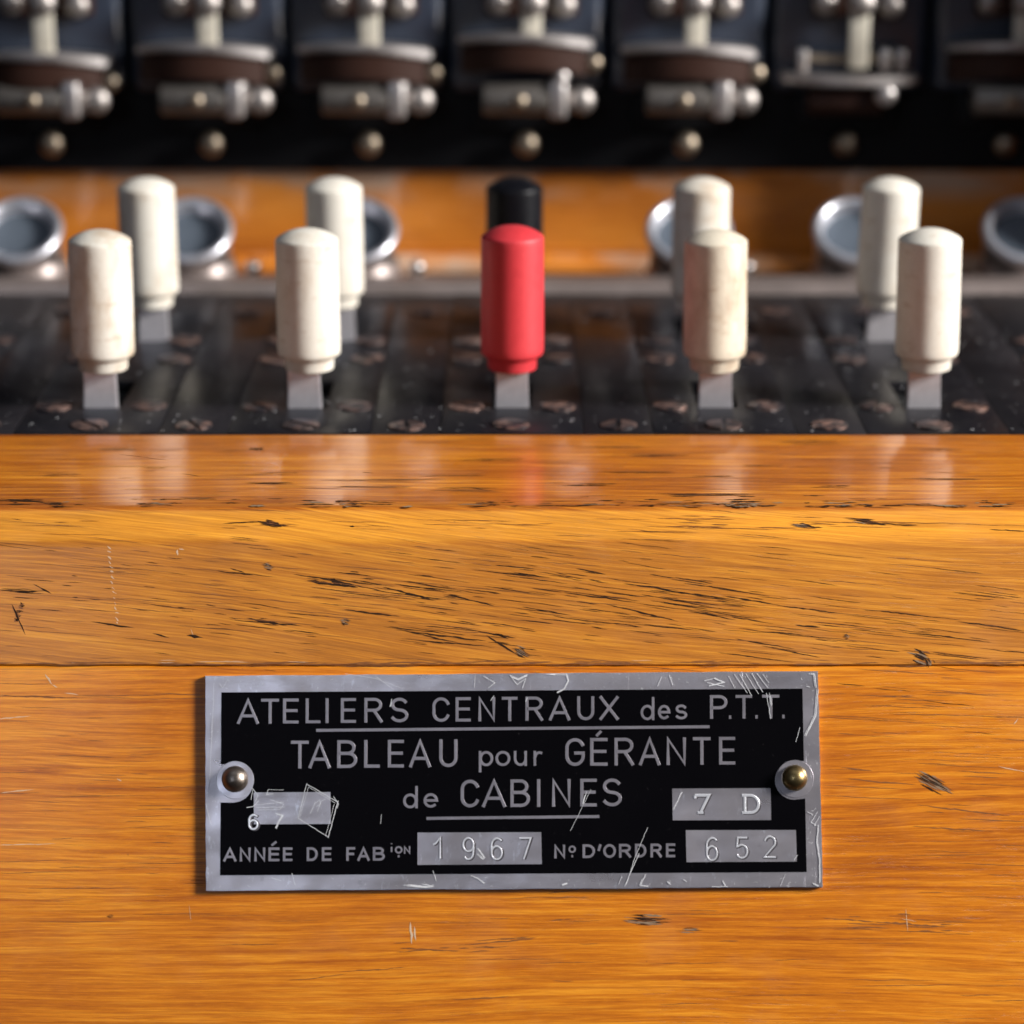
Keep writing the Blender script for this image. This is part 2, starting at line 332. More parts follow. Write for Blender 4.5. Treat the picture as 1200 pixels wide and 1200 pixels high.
# ---------------------------------------------------------------- wear on the wood: cracks, dents, chips (slivers lying in the grain)
def to_face(a, b, lift):                      # a across, b down, in tenths of a millimetre from the top of the face
    t = b*.0980; y, z = face(t, (0.0 if t < T1 else -.06)+lift); return Vector((a*.0980, y, z))*MM
def to_top(x, y, lift): return Vector((x, y, lift))*MM
def to_cham(a, b, lift):
    k = b/40.; y = -.3-2.55*k; z = -.66-2.05*k; return Vector((a*.098, y-.64*lift, z+.77*lift))*MM
def sliver(bm, place, x0, y0, x1, y1, wdt, lift, jag=.5, n=None, wav=.5):
    wdt *= .68 if bm in (BL, BR_) else 1.
    L = math.hypot(x1-x0, y1-y0); n = n or max(4, int(L/5)); dx, dy = (x1-x0)/L, (y1-y0)/L; up, dn = [], []; s = rng.random()*99
    for k in range(n+1):
        t = k/n; env = (sin(pi*min(1, max(0, t)))**.6) if 0 < t < 1 else 0.03
        wv = mnoise.noise(Vector((t*L*.05, s, 0)))*wav*2.
        h1 = wdt*.5*env*(1+jag*rng.uniform(-1, 1)); h2 = wdt*.5*env*(1+jag*rng.uniform(-1, 1))
        cx, cy = x0+(x1-x0)*t - dy*wv, y0+(y1-y0)*t + dx*wv
        up.append(bm.verts.new(place(cx-dy*h1, cy+dx*h1, lift))); dn.append(bm.verts.new(place(cx+dy*h2, cy-dx*h2, lift)))
    for k in range(n): bm.faces.new([up[k], up[k+1], dn[k+1], dn[k]])
def stuff(o): o['kind'] = 'stuff'; return o
BL, BR_, CH, PL = bmesh.new(), bmesh.new(), bmesh.new(), bmesh.new()
lift = [.012]
def nl():
    lift[0] = .012 + (lift[0]-.012+.00037) % .010; return lift[0]
def cluster(place, x0, y0, x1, y1, n, spread, lmin, lmax, wmin, wmax, slope, bm=None, jag=.55):
    for k in range(n):
        t = rng.random(); L = lmin+(lmax-lmin)*rng.random()**1.6; cx = x0+(x1-x0)*t; cy = y0+(y1-y0)*t + rng.gauss(0, spread*.5)
        s = slope+rng.uniform(-.015, .015); sliver(bm or BL, place, cx-L/2, cy-L/2*s, cx+L/2, cy+L/2*s, rng.uniform(wmin, wmax), nl(), jag)
# coordinates: a = across from the middle, b = down from the top edge of the face (tenths of mm)
F = to_face
for q in [(-345, 33, -302, 38, 2.6), (-330, 30, -312, 35, 2), (-330, 90, -245, 97, 1.6), (-240, 45, -180, 52, 5), (-212, 42, -200, 50, 6), (-230, 40, -150, 57, 2.2), (-150, 52, -95, 66, 3),
          (-80, 60, -20, 74, 2), (-196, 78, -130, 86, 2.2), (-560, 48, -538, 60, 2), (-492, 92, -440, 100, 2.4), (-600, 55, -560, 59, 2), (-590, 57, -545, 56, 2.2), (-310, 88, -262, 97, 3.),
          (-135, 100, -60, 118, 1.8), (-90, 95, -30, 105, 1.6), (-40, 104, 5, 112, 2), (0, 34, 35, 40, 1.8), (-20, 26, 28, 31, 2), (75, 30, 110, 37, 1.8), (60, 58, 145, 70, 1.8), (12, 75, 70, 85, 1.6),
          (130, 48, 195, 56, 1.8), (168, 54, 250, 66, 2.2), (190, 40, 235, 48, 1.6), (150, 60, 232, 75, 1.5), (245, 62, 310, 73, 1.8), (110, 72, 195, 92, 2.2), (205, 80, 262, 90, 1.8), (255, 86, 305, 95, 1.6),
          (305, 72, 390, 84, 1.8), (260, 112, 330, 124, 1.5), (330, 96, 360, 99, 2.5), (300, 104, 340, 108, 1.4), (240, 128, 330, 140, 1.4), (300, 122, 360, 134, 1.5), (410, 78, 500, 88, 1.5), (455, 104, 560, 116, 1.8),
          (490, 128, 560, 136, 1.3), (520, 92, 600, 103, 2), (-130, 112, -20, 122, 1.7), (-120, 104, -30, 115, 2.5), (-30, 108, 5, 130, 2.4), (-20, 106, -4, 112, 4), (-420, 106, -400, 111, 2), (-380, 108, -360, 111, 3.5)]:
    sliver(BL, F, q[0], q[1], q[2], q[3], q[4]*1.15, nl(), .6)
cluster(F, -250, 38, -60, 66, 34, 16, 10, 60, .7, 1.8, .13)
cluster(F, -100, 60, 240, 100, 62, 44, 14, 85, .6, 1.5, .125)
cluster(F, 0, 34, 300, 72, 46, 26, 14, 80, .6, 1.6, .14)
cluster(F, -420, 78, -220, 106, 26, 18, 10, 55, .6, 1.5, .11)
cluster(F, -600, 50, -470, 60, 12, 22, 8, 40, .6, 1.6, .06)
cluster(F, -140, 100, 20, 122, 24, 12, 12, 60, .6, 1.5, .11)
cluster(F, 200, 92, 600, 122, 40, 34, 20, 95, .5, 1.2, .11)
cluster(F, 250, 40, 600, 70, 20, 30, 16, 70, .5, 1.2, .12)
cluster(F, -600, 20, 600, 120, 90, 110, 14, 70, .5, 1.1, .11)
cluster(F, -600, 30, 600, 110, 160, 90, 20, 120, .5, 1.1, .09, BR_, .4)
# dents
def dent(place, cx, cy, rx, ry, ang=0., chip=True, n=9):
    for k in range(int(n*2.2)):
        a = rng.uniform(-1, 1); L = rx*(1-abs(a)*.6)*rng.uniform(.5, 1.); cyk = cy+a*ry; sx = rng.uniform(-.3, .3)*rx
        c_, s_ = cos(ang), sin(ang)
        x0, y0, x1, y1 = sx-L, a*ry, sx+L, a*ry+rng.uniform(-.3, .3)*ry
        tgt = CH if (chip and rng.random() < .34) else rng.choice([BL, BL, BR_])
        sliver(tgt, place, cx+x0*c_-y0*s_, cy+x0*s_+y0*c_, cx+x1*c_-y1*s_, cy+x1*s_+y1*c_, rng.uniform(.10, .34)*ry, nl(), .8)
dent(F, 477, 133, 15, 8, .35); dent(F, 486, 140, 7, 6, 1.1); dent(F, -575, 80, 5, 12, .3, False); sliver(BL, F, -584, 72, -568, 108, 2.4, nl(), .8)
dent(F, 489, 280, 26, 8, .50, n=15); dent(F, 157, 438, 32, 6, .03, n=15); dent(F, 208, 450, 17, 3, 0, n=6); dent(F, -466, 434, 6, 2.4, .2, False, 4)
dent(F, -285, 28, 8, 4, .3); dent(F, 10, 128, 12, 6, .5)
dent(F, 390, 110, 5, 3, 0); dent(F, -195, 92, 7, 4, .2)
# soft brown grain cracks on the lower board
for q in [(-130, 470, -60, 474, 2), (-30, 395, 40, 392, 2), (-50, 466, 25, 460, 2), (40, 440, 70, 436, 1.5), (420, 440, 500, 446, 3), (360, 436, 420, 440, 2), (130, 232, 230, 236, 1.5), (390, 275, 470, 282, 2), (382, 262, 420, 266, 1.6),
          (-600, 178, -500, 182, 2), (-420, 176, -360, 178, 1.6), (470, 305, 580, 318, 2), (-200, 498, -120, 492, 1.4), (-260, 508, -190, 500, 1.3), (-70, 530, 0, 526, 1.6), (40, 408, 90, 400, 1.4), (465, 330, 560, 336, 1.6)]:
    sliver(BR_, F, *q[:5], nl(), .8)
cluster(F, -600, 350, 600, 470, 90, 150, 25, 140, .5, 1.3, -.01, BR_, .5)
cluster(F, 380, 150, 600, 330, 46, 120, 20, 120, .5, 1.3, .05, BR_, .5)
cluster(F, -600, 150, -380, 330, 34, 120, 20, 100, .5, 1.2, .01, BR_, .5)
cluster(F, 0, 392, 100, 388, 8, 8, 12, 40, .8, 1.6, -.08, BR_)
cluster(F, -150, 470, 60, 464, 14, 12, 12, 50, .8, 1.8, -.05, BR_)
cluster(F, 390, 440, 520, 446, 16, 12, 14, 60, .8, 2.2, .02, BR_)
cluster(F, -600, 141, 600, 141, 70, 3.6, 20, 110, .8, 2.6, 0, BR_)
cluster(F, -600, 139, 600, 139, 7, 2.5, 15, 60, .4, .8, 0, PL)
cluster(F, -600, 178, 600, 178, 20, 5.2, 30, 120, .6, 1.6, 0, BR_)      # dirt along the joint
# dark dirt along the crisp top arris, and marks on the bright chamfer
Cc = to_cham
for q in [(-284, 14, -270, 22, 9), (-300, 12, -276, 18, 4), (-296, 17, -262, 20, 3), (-340, 16, -290, 13, 2.0), (330, 18, 365, 24, 3), (338, 16, 352, 20, 4), (400, 10, 440, 19, 4), (404, 9, 430, 14, 3), (430, 16, 478, 20, 2), (390, 6, 420, 10, 1.5), (-190, 20, -185, 22, 3), (150, 28, 175, 31, 1.4), (560, 26, 610, 30, 2)]:
    sliver(BL, Cc, q[0], q[1], q[2], q[3], q[4]*1.0, nl(), .7)
dent(Cc, -282, 17, 13, 6, .25, False, 8); dent(Cc, 415, 13, 22, 4, .2, True, 9); dent(Cc, 340, 21, 14, 3, .15, True, 7)
cluster(Cc, 200, 10, 480, 20, 14, 14, 20, 110, .8, 2., .04, BR_); cluster(Cc, -600, 8, 600, 30, 40, 26, 20, 120, .5, 1.1, .03, BR_)
Tt = lambda x, y, l: to_top(x, y, l)
for x0, x1, n in [(-60, -57, 5), (-56, -50, 7), (-53, -52, 4), (-44, -42, 4), (-42.5, -39, 12), (-34, -28, 4), (-23, -18, 14), (-28, -22, 8), (-19, -12, 8), (-4, 8, 12), (8, 28, 46), (25, 31, 26), (34, 42, 24), (42, 60, 30), (-5, 2, 8)]:
    for k in range(n):
        L = rng.uniform(.6, 3.2); cx = rng.uniform(x0, x1); cy = .35+abs(rng.gauss(0, 1.5)); 
        sliver(rng.choice([BL, BL, BL, CH, BR_]), Tt, cx-L/2, cy, cx+L/2, cy+rng.uniform(-.1, .1), rng.uniform(.08, .5), nl(), .8, 7, .08)
for q in [(-52.5, -47, 24, .8), (-33, -31, 24, 1.4), (-20, -9, 10.6, .9), (-5, 2, 19, .7), (-45, -42, 16, .5), (-31, -26, 13.5, .7), (12, 20, 14, .7), (14, 22, 22, 1.), (-13, -4, 12.7, .5), (-20, -12, 8.0, 1.1), (-8, -1, 7, .9), (33, 41, 27, .9), (9, 17, 25, .7), (-31, -26, 9.5, 1.2), (-57, -52, 13, .6),
          (17, 28, 4.6, 1.4), (6, 12, 9, .9), (22, 27, 12, .8), (36, 40, 8, .7), (-60, -55, 2.8, 1.), (48, 56, 11, .7), (50, 56, 24, .6), (28, 33, 17, .5), (-40, -35, 3.6, .6)]:
    for k in range(4):
        cy = q[2]+rng.gauss(0, q[3]*.5); sh = rng.uniform(-.3, .3)*(q[1]-q[0]); sliver(BL if rng.random() < .55 else BR_, Tt, q[0]+sh, cy, q[1]+sh*.4, cy+rng.uniform(-.3, .3), q[3]*rng.uniform(.2, .55), nl(), .8, 10, .12)
for k in range(110):
    x = rng.uniform(-66, 66); y = rng.uniform(1, 29); L = rng.uniform(1, 9); sliver(BR_, Tt, x, y, x+L, y+rng.uniform(-.15, .15), rng.uniform(.1, .32), nl(), .5, 8, .1)
# pale scratches
for k in range(16):
    b = 3+k*6; sliver(PL, F, -474+k*.75+rng.uniform(-1, 1), b+rng.uniform(-1, 1), -471+k*.75+rng.uniform(-1, 3), b+rng.uniform(1, 5), rng.uniform(.8, 1.6), nl(), .7, 4, 0)
for q in [(-391, 8, -391, 15, 2.), (-390, 7, -383, 8, 1.1), (-545, 153, -536, 166, 2), (-536, 166, -530, 169, 1.4), (-522, 175, -505, 178, 1), (-600, 206, -560, 202, 1.2), (-600, 292, -555, 287, 1.0), (-375, 100, -370, 112, .8), (-600, 352, -530, 350, 1.), (457, 425, 459, 452, .8), (-460, 275, -454, 278, 1.5), (590, 205, 585, 212, 1.2), (450, 436, 470, 440, .8), (-375, 420, -372, 440, .5),
          (-118, 440, -116, 466, 3), (-113, 445, -111, 462, 2), (565, 260, 600, 268, .8)]:
    sliver(PL, F, *q[:5], nl(), .6)
link_p = dict(parent=tp)
stuff(link('grain_crack', BL, CRACK, tp)); stuff(link('grain_streak', BR_, BROWNCRACK, tp)); stuff(link('splinter', CH, CHIP, tp)); stuff(link('scratch', PL, PALE, tp))

# ---------------------------------------------------------------- the key deck: plates, fillers, screws
deck = empty('key_deck', (0, 31, 0), label='black bakelite deck of screwed down strips between the wooden front and the rear rail', cat='control panel')
def deck_child(name, bm, mat, parent=deck, loc=(0, 0, 0), smooth=None, rot=(0, 0, 0)): return link(name, bm, mat, parent, loc, rot, smooth)
Y0, Y1 = 31.0-31, 111.2-31
def holed_plate(x0, x1, y0, y1, z0, z1, slots):
    """a strip with rectangular slots, made as one closed surface"""
    bm = bmesh.new(); ys = sorted({y0, y1, *[s[2] for s in slots], *[s[3] for s in slots]}); xs_ = sorted({x0, x1, *[s[0] for s in slots], *[s[1] for s in slots]})
    def inside(xa, ya): return any(s[0] < xa < s[1] and s[2] < ya < s[3] for s in slots)
    V = {}
    def v(x, y, z):
        k = (x, y, z)
        if k not in V: V[k] = bm.verts.new(Vector(k)*MM)
        return V[k]
    for i in range(len(xs_)-1):
        for j in range(len(ys)-1):
            a, b, c, d = xs_[i], xs_[i+1], ys[j], ys[j+1]
            if inside((a+b)/2, (c+d)/2): continue
            bm.faces.new([v(a, c, z1), v(b, c, z1), v(b, d, z1), v(a, d, z1)]); bm.faces.new([v(a, c, z0), v(a, d, z0), v(b, d, z0), v(b, c, z0)])
            for (p, q, ox, oy) in (((a, c), (b, c), 0, -1), ((b, c), (b, d), 1, 0), ((b, d), (a, d), 0, 1), ((a, d), (a, c), -1, 0)):
                mx, my = (p[0]+q[0])/2+ox*.01, (p[1]+q[1])/2+oy*.01
                if mx < x0 or mx > x1 or my < y0 or my > y1 or inside(mx, my):
                    bm.faces.new([v(*p, z0), v(*q, z0), v(*q, z1), v(*p, z1)])
    bmesh.ops.recalc_face_normals(bm, faces=bm.faces[:])
    ed = [e for e in bm.edges if e.is_manifold and e.calc_face_angle(0) > .5]
    bmesh.ops.bevel(bm, geom=ed, offset=.06*MM, segments=2, affect='EDGES', profile=.5)
    return bm
slots = [(-2.7, 2.7, 43.0-31, 57-31), (-2.7, 2.7, 79.9-31, 94-31)]
proto = None; me = holed_plate(-9.1, 9.1, Y0, Y1, -1.6, .16, slots); pm = None
scr = bmesh.new()
def screw_bm(r):
    bm = bmesh.new()
    for sy in (-1, 1):                        # two half discs leave the slot open
        pts = [(r*cos(t), sy*r*sin(t)) for t in [radians(8+164*k/14) for k in range(15)]]
        top = [bm.verts.new(Vector((x*.9, y*.9 if abs(y) > .35 else y, .34 - .05*(x*x+y*y)/r/r))*MM) for x, y in pts]
        mid = [bm.verts.new(Vector((x, y, .20))*MM) for x, y in pts]; bot = [bm.verts.new(Vector((x, y, -.1))*MM) for x, y in pts]
        bm.faces.new(top)
        for a, b in ((top, mid), (mid, bot)):
            for k in range(len(pts)): bm.faces.new([a[k], a[(k+1) % len(pts)], b[(k+1) % len(pts)], b[k]])
    # slot floor
    bm.faces.new([bm.verts.new(Vector((x, y, .02))*MM) for x, y in ((-r*.98, -r*.16), (r*.98, -r*.16), (r*.98, r*.16), (-r*.98, r*.16))])
    bmesh.ops.recalc_face_normals(bm, faces=bm.faces[:]); return bm
smesh = None
def add_screw(parent, x, y, z=.17, s=1.):
    global smesh
    if smesh is None:
        o = link('screw', screw_bm(2.35), SCREW, parent, (x, y, z), smooth=40); smesh = o.data
    else:
        o = bpy.data.objects.new('screw', smesh); C.objects.link(o); o.parent = parent; o.location = Vector((x, y, z))*MM
    o.rotation_euler = (rng.uniform(-.03, .03), rng.uniform(-.03, .03), rng.uniform(0, 3.1)); o.scale = (s, s, 1)
    return o
plates = []
for i in range(-3, 4):
    if i in (-3, 3): o = deck_child('key_strip', holed_plate(-9.1, 9.1, Y0, Y1, -1.6, .16, []), DECK, loc=(27.2*i, 0, 0), smooth=40)
    elif i == -2: o = deck_child('key_strip', me, DECK, loc=(27.2*i, 0, 0), smooth=40); mesh0 = o.data
    else:
        o = bpy.data.objects.new('key_strip', mesh0); C.objects.link(o); o.parent = deck; o.location = Vector((27.2*i, 0, rng.uniform(-.05, .05)))*MM
    for (x, y) in ((0, 34.4), (-6.2, 43.6), (6.2, 43.6), (-6.5, 69), (6.5, 69), (-6.3, 80.6), (6.3, 80.6), (0, 99.5)): add_screw(o, x+rng.uniform(-.2, .2), y-31+rng.uniform(-.3, .3))
    u = link('slot_liner', box_bm(-4, 4, 10, 66, -9, -1.7), HOLE, o)
fm = None
for i in range(-4, 4):
    xc = 27.2*i+13.6
    if xc < -96 or xc > 96: continue
    if fm is None: o = deck_child('filler_strip', box_bm(-4.42, 4.42, Y0, Y1, -1.6, .12, .12), DECK2, loc=(xc, 0, 0), smooth=40); fm = o.data
    else: o = bpy.data.objects.new('filler_strip', fm); C.objects.link(o); o.parent = deck; o.location = Vector((xc, 0, rng.uniform(-.06, .06)))*MM
    for y in (34.4, 99.5): add_screw(o, rng.uniform(-.3, .3), y-31+rng.uniform(-.3, .3), .11)
link('deck_base', box_bm(-95.9, 95.9, .0, 80.6, -9.4, -1.75), SOOT, deck)
DU = bmesh.new()
for k in range(900):
    x = rng.uniform(-74, 74); y = rng.uniform(.3, 79); s = rng.choice([.06, .08, .1, .1, .14, .22]); a = rng.uniform(0, 3); n = 5; z = .215
    DU.faces.new([DU.verts.new(Vector((x+s*rng.uniform(.5, 1.2)*cos(a+2*pi*j/n), y+s*rng.uniform(.6, 1.6)*sin(a+2*pi*j/n), z+.0004*k/4))*MM) for j in range(n)])
stuff(link('dust', DU, plain('pale_dust', (.42, .42, .43), .8), deck))

# ---------------------------------------------------------------- lever keys
def knob_profile(flat=0.):
    p = [(0, 0), (1.2, 0), (2.9, .02), (3.12, .14), (3.2, .4), (3.24, 1.5), (3.34, 1.66), (3.85, 2.0), (4.04, 2.2), (4.12, 2.5), (4.14, 3.2)]
    p += [(4.14-.008*k, 3.2+2.28*k) for k in range(1, 7)]
    p += [(4.07, 17.45), (4.03, 17.62), (3.9, 17.76)]
    p += [(3.9*q, 17.76+1.25*(1-q**2.3)) for q in (.97, .9, .8, .68, .54, .4, .25, .12)] + [(0, 19.01)]
    return p
kp = knob_profile()
def make_lever(x, y, mat, label, group, lean=(0, 0), h=1., yaw=0, dx=0.):
    e = empty('lever_key', (x, y, .2), (lean[0], lean[1], yaw), label, 'lever key', group)
    knob = link('knob', lathe_bm([(r, z*h) for r, z in kp], 64, wob=.006, seed=x), mat, e, (dx, .6, 5.05), smooth=40)
    b = bmesh.new()                            # flat spring shank, widening a little to its foot
    for (z0, z1, w0, w1) in ((-6, -.2, 2.25, 2.25), (-.2, 3.6, 2.25, 2.12), (3.6, 8, 2.12, 2.1)):
        vs = []
        for z, ww in ((z0, w0), (z1, w1)):
            for xx, yy in ((-ww, -.05), (ww, -.05), (ww, 1.05), (-ww, 1.05)): vs.append(b.verts.new(Vector((xx, yy, z))*MM))
        for k in range(4): b.faces.new([vs[k], vs[(k+1) % 4], vs[4+(k+1) % 4], vs[4+k]])
    bmesh.ops.remove_doubles(b, verts=b.verts[:], dist=1e-6)
    bmesh.ops.bevel(b, geom=[q for q in b.edges if q.is_manifold and q.calc_face_angle(0) > .7], offset=.14*MM, segments=2, affect='EDGES')
    bmesh.ops.recalc_face_normals(b, faces=b.faces[:])
    link('shank', b, STEEL, e, smooth=30)
    return e
fx = [-54.35, -27.4, 0.0, 26.85, 54.4]; bx = [-52.4, -25.2, .35, 27.3, 54.1]
fl = ['cream knobbed lever key, far left of the front row', 'clean cream lever key in the front row, directly left of the red one', 'red knobbed lever key in the middle of the front row',
      'brown stained cream lever key in the front row, directly right of the red one', 'cream lever key at the right end of the front row, bright on its right side']
bl = ['cream lever key standing behind the leftmost front key', 'cream lever key of the rear row, between the black one and the left end', 'black knobbed lever key half hidden behind the red one',
      'cream lever key of the rear row, directly behind the brown stained one', 'cream lever key at the right end of the rear row']
for i in range(5):
    make_lever(fx[i], 43.3, RED if i == 2 else (CREAM2 if i == 3 else CREAM), fl[i], 'lever keys of the front row', (0, [.02, .0, .002, -.012, -.02][i]), [.975, .985, 1.005, .975, .985][i], [.02, 0, 0, -.01, .03][i], [.45, .75, 0, -.15, .25][i])
for i in range(5):
    make_lever(bx[i], 80.3, BLACK_PL if i == 2 else CREAM, bl[i], 'lever keys of the rear row', (0, [.0, .0, 0, .0, .02][i]), .99, 0, [-.3, -.5, 0, 0, 0][i])

# ---------------------------------------------------------------- ringed lamp cups behind the rail
TILT = radians(53)
def make_cup(x, label):
    e = empty('lamp_cup', (x+.8, 125, -3.1), (0, 0, 0), label, 'lamp cup', 'round lamp cups behind the key deck')
    rot = (pi/2 - TILT, 0, 0)
    c = (-.8, -2, 11.4)                        # centre of the tilted face
    body = link('body', lathe_bm([(5.9, -10.5), (6.1, -6), (6.25, -2.2), (6.5, -1.2), (6.5, -.2)], 48), NICKEL if x < 0 else BODYD, e, c, rot, 40)
    rim = link('rim', lathe_bm([(6.5, -1.3), (6.95, -1.1), (7.1, -.6), (7.0, -.1), (6.7, .25), (6.2, .32), (5.75, .15), (5.5, -.4), (5.2, -1.6), (5.0, -2.2)], 64), RIMM, e, c, rot, 60)
    lens = link('lens', lathe_bm([(5.1, -1.9), (4.1, -2.0), (2.6, -2.05), (1.2, -2.1), (0, -2.1)], 48), GLASS, e, c, rot, 60)
    base = link('base_flange', lathe_bm([(9.3, .0), (9.6, .9), (9.2, 1.7), (8.2, 2.3), (7.3, 3.0), (6.7, 4.1), (6.3, 5.6)], 56, off=(-.4, 2., 0)), RAIL, e, smooth=50)
    for (dx, dy, dz) in ((-7.9, -3.4, 3.1), (9.0, .6, 4.6)):
        link('fixing_screw', lathe_bm([(0, -3), (1.1, -3), (1.1, -.6), (1.35, -.3), (1.3, .5), (.8, .95), (0, 1.1)], 20), NICKEL, e, (dx, dy, dz), smooth=50)
    return e
RIMM = plain('satin_aluminium_rim', (.52, .52, .56), .36, .8, var=.08)
BODYD = NICKEL
for x, lb in [(-79.8, 'ringed lamp cup at the far left, its lens fully open to view'), (-52.2, 'ringed lamp cup right of the leftmost rear lever key'), (-25.4, 'ringed lamp cup partly hidden, between a cream rear key and the red key'),
              (28.6, 'ringed lamp cup behind the rear key next right of the black one'), (55.7, 'ringed lamp cup left of the rightmost rear lever key'), (83.2, 'ringed lamp cup cut off by the right edge of the photo')]:
    make_cup(x, lb)

# ---------------------------------------------------------------- drop indicators on the black board
def ball(bm, x, y, z, r, sy=.7):
    k = len(bm.verts); bmesh.ops.create_uvsphere(bm, u_segments=24, v_segments=14, radius=r*MM)
    bm.verts.ensure_lookup_table()
    for v in bm.verts[k:]: v.co = Vector((v.co.x+x*MM, v.co.y*sy+y*MM, v.co.z+z*MM))
    return bm
def make_indicator(x, dz, mode, label):
    e = empty('drop_indicator', (x, 143, 14.3), (0, 0, 0), label, 'drop indicator', 'drop indicators along the black board')
    L = lambda name, bm, m, **k: link(name, bm, m, e, **k)
    L('faceplate', box_bm(-12.8, 12.8, -3.4, -.02, 13.6, 60, 2.1, 4), BLUED, smooth=40)
    L('foot_screw', ball(bmesh.new(), 0, -3.0, 5.0, 2.05, .8), BRASSN, smooth=60)
    L('foot_bracket', box_bm(-8.5, 8.5, -2.4, -.02, 7.2, 13.4, .6, 2), SOOT, smooth=40)
    zs = 20.6+dz
    open_ = mode == 'open'
    if open_: zs = 16.6
    L('stem', box_bm(-.9, 2.4, -9.2, -7.8, zs-.5 if not open_ else 18.2, 27.4, .4, 2), IVORY_METAL, smooth=40)
    k = bmesh.new(); ball(k, .8, -9.4, 28.9, 2.35); L('stem_knob', k, BALLM, smooth=60)
    for sx in (-4.7, 6.0):
        k = bmesh.new(); ball(k, sx, -6.5, 28.2+(.4 if sx < 0 else 0), 2.0); L('terminal_screw', k, BALLM, smooth=60)
    L('armature', box_bm(-6.8, 8.4, -5.6, -3.38, 26.2, 40, .7, 3), BROWN, smooth=40)
    # curved shutter: crescent lip on top of a drooping brown apron
    def crescent(z0, z1, d0, inset, mat, name, xa=-11.4, xb=10.8):
        b = bmesh.new(); n = 26; rows = []
        for q in range(n+1):
            t = q/n; xx = xa+(xb-xa)*t; s = 1-(2*t-1)**2; yy = -8.2-d0*s+inset; zz = 1.25*s*(0 if open_ else 1) - .35*(t); th = (1-t)**1.3*(.0 if open_ else .7)*(1 if name == 'shutter_lip' else 0)
            rows.append([b.verts.new(Vector(p)*MM) for p in ((xx, yy, z0+zz+th), (xx, yy, z1+zz), (xx, -3.5, z1+zz*.6), (xx, -3.5, z0+zz*.6+th))])
        for a, c in zip(rows, rows[1:]):
            for k_ in range(4): b.faces.new([a[k_], a[(k_+1) % 4], c[(k_+1) % 4], c[k_]])
        b.faces.new(rows[0]); b.faces.new(rows[-1]); bmesh.ops.recalc_face_normals(b, faces=b.faces[:])
        bmesh.ops.bevel(b, geom=[g for g in b.edges if g.calc_face_angle(0) > .8], offset=.35*MM, segments=3, affect='EDGES')
        return L(name, b, mat, smooth=40)
    lip = crescent(zs-.65, zs+.8, 4.2, 0, NICKEL, 'shutter_lip')
    if not open_:
        crescent(zs-5.0, zs-.7, 4.0, .4, BROWN, 'shutter_apron', -10.8, 9.8)
        L('hinge_pin', ball(bmesh.new(), 10.9, -6.8, zs-3.4, 1.55), BRASSN, smooth=60)
        L('catch_pin', ball(bmesh.new(), 5.6, -9.6, zs-5.2, 1.3), NICKEL, smooth=60)
    else:
        L('hinge_rod', lathe_bm([(0, -8), (.8, -7.9), (.8, 8.6), (0, 8.7)], 16, axis='x', off=(0, -7, zs+3.1)), BRASSN, smooth=40)
        for sx in (-8.2, 5.2, 7.9): L('hinge_lug', box_bm(sx-.8, sx+.8, -8.2, -3.4, zs+1.0, zs+4.6, .3), NICKEL, smooth=40)
        L('catch_pin', ball(bmesh.new(), 5.2, -10.4, zs-2.4, 1.8), NICKEL, smooth=60)
    if mode != 'dim' or True:
        zb = 13.4
        if not open_:
            L('coil', lathe_bm([(0, -7.2), (2.3, -7.1), (2.5, -6.8), (2.5, 3.3), (2.3, 3.5), (0, 3.5)], 28, axis='x', off=(0, -9.6, zb)), BRASSD, smooth=40)
            L('coil_cheek', box_bm(3.5, 6.6, -12.2, -6.6, zb-3.0, zb+3.1, .8, 3), NICKEL, smooth=40)
            L('coil_screw', ball(bmesh.new(), 8.9, -9.6, zb-.2, 2.25), BALLM, smooth=60)
            L('coil_button', ball(bmesh.new(), -1.2, -12.0, zb, 1.3), BRASSN, smooth=60)
        else:
            L('coil', lathe_bm([(0, -7.2), (2.0, -7.1), (2.2, -6.8), (2.2, 5), (0, 5.2)], 28, axis='x', off=(0, -7.4, zb-.6)), BROWN, smooth=40)
    return e
BALLM = plain('dull_ball_metal', (.34, .31, .29), .5, 1.)
BRASSN = plain('dull_nickel_brass', (.30, .245, .185), .45, 1.); BRASSD = plain('aged_coil_sleeve', (.19, .17, .15), .45, .7)
for x, dz, mode, lb in [(-76.9, -1.4, 'shut', 'drop indicator at the far left, above the leftmost lamp cup'), (-50.2, 0, 'shut', 'second drop indicator from the left, its shutter lip glinting brightly'),
                        (-23.9, 0, 'shut', 'third drop indicator from the left, above the second rear key'), (2.4, 1.6, 'shut', 'drop indicator above the red and black keys, shutter sitting highest'),
                        (29.1, 0, 'shut', 'drop indicator above the rear key next right of the black one'), (55.7, 0, 'open', 'drop indicator with its flat shutter dropped lowest and the hinge rod showing'),
                        (82.4, .3, 'dim', 'dim drop indicator cut by the right edge of the photo')]:
    make_indicator(x, dz, mode, lb)

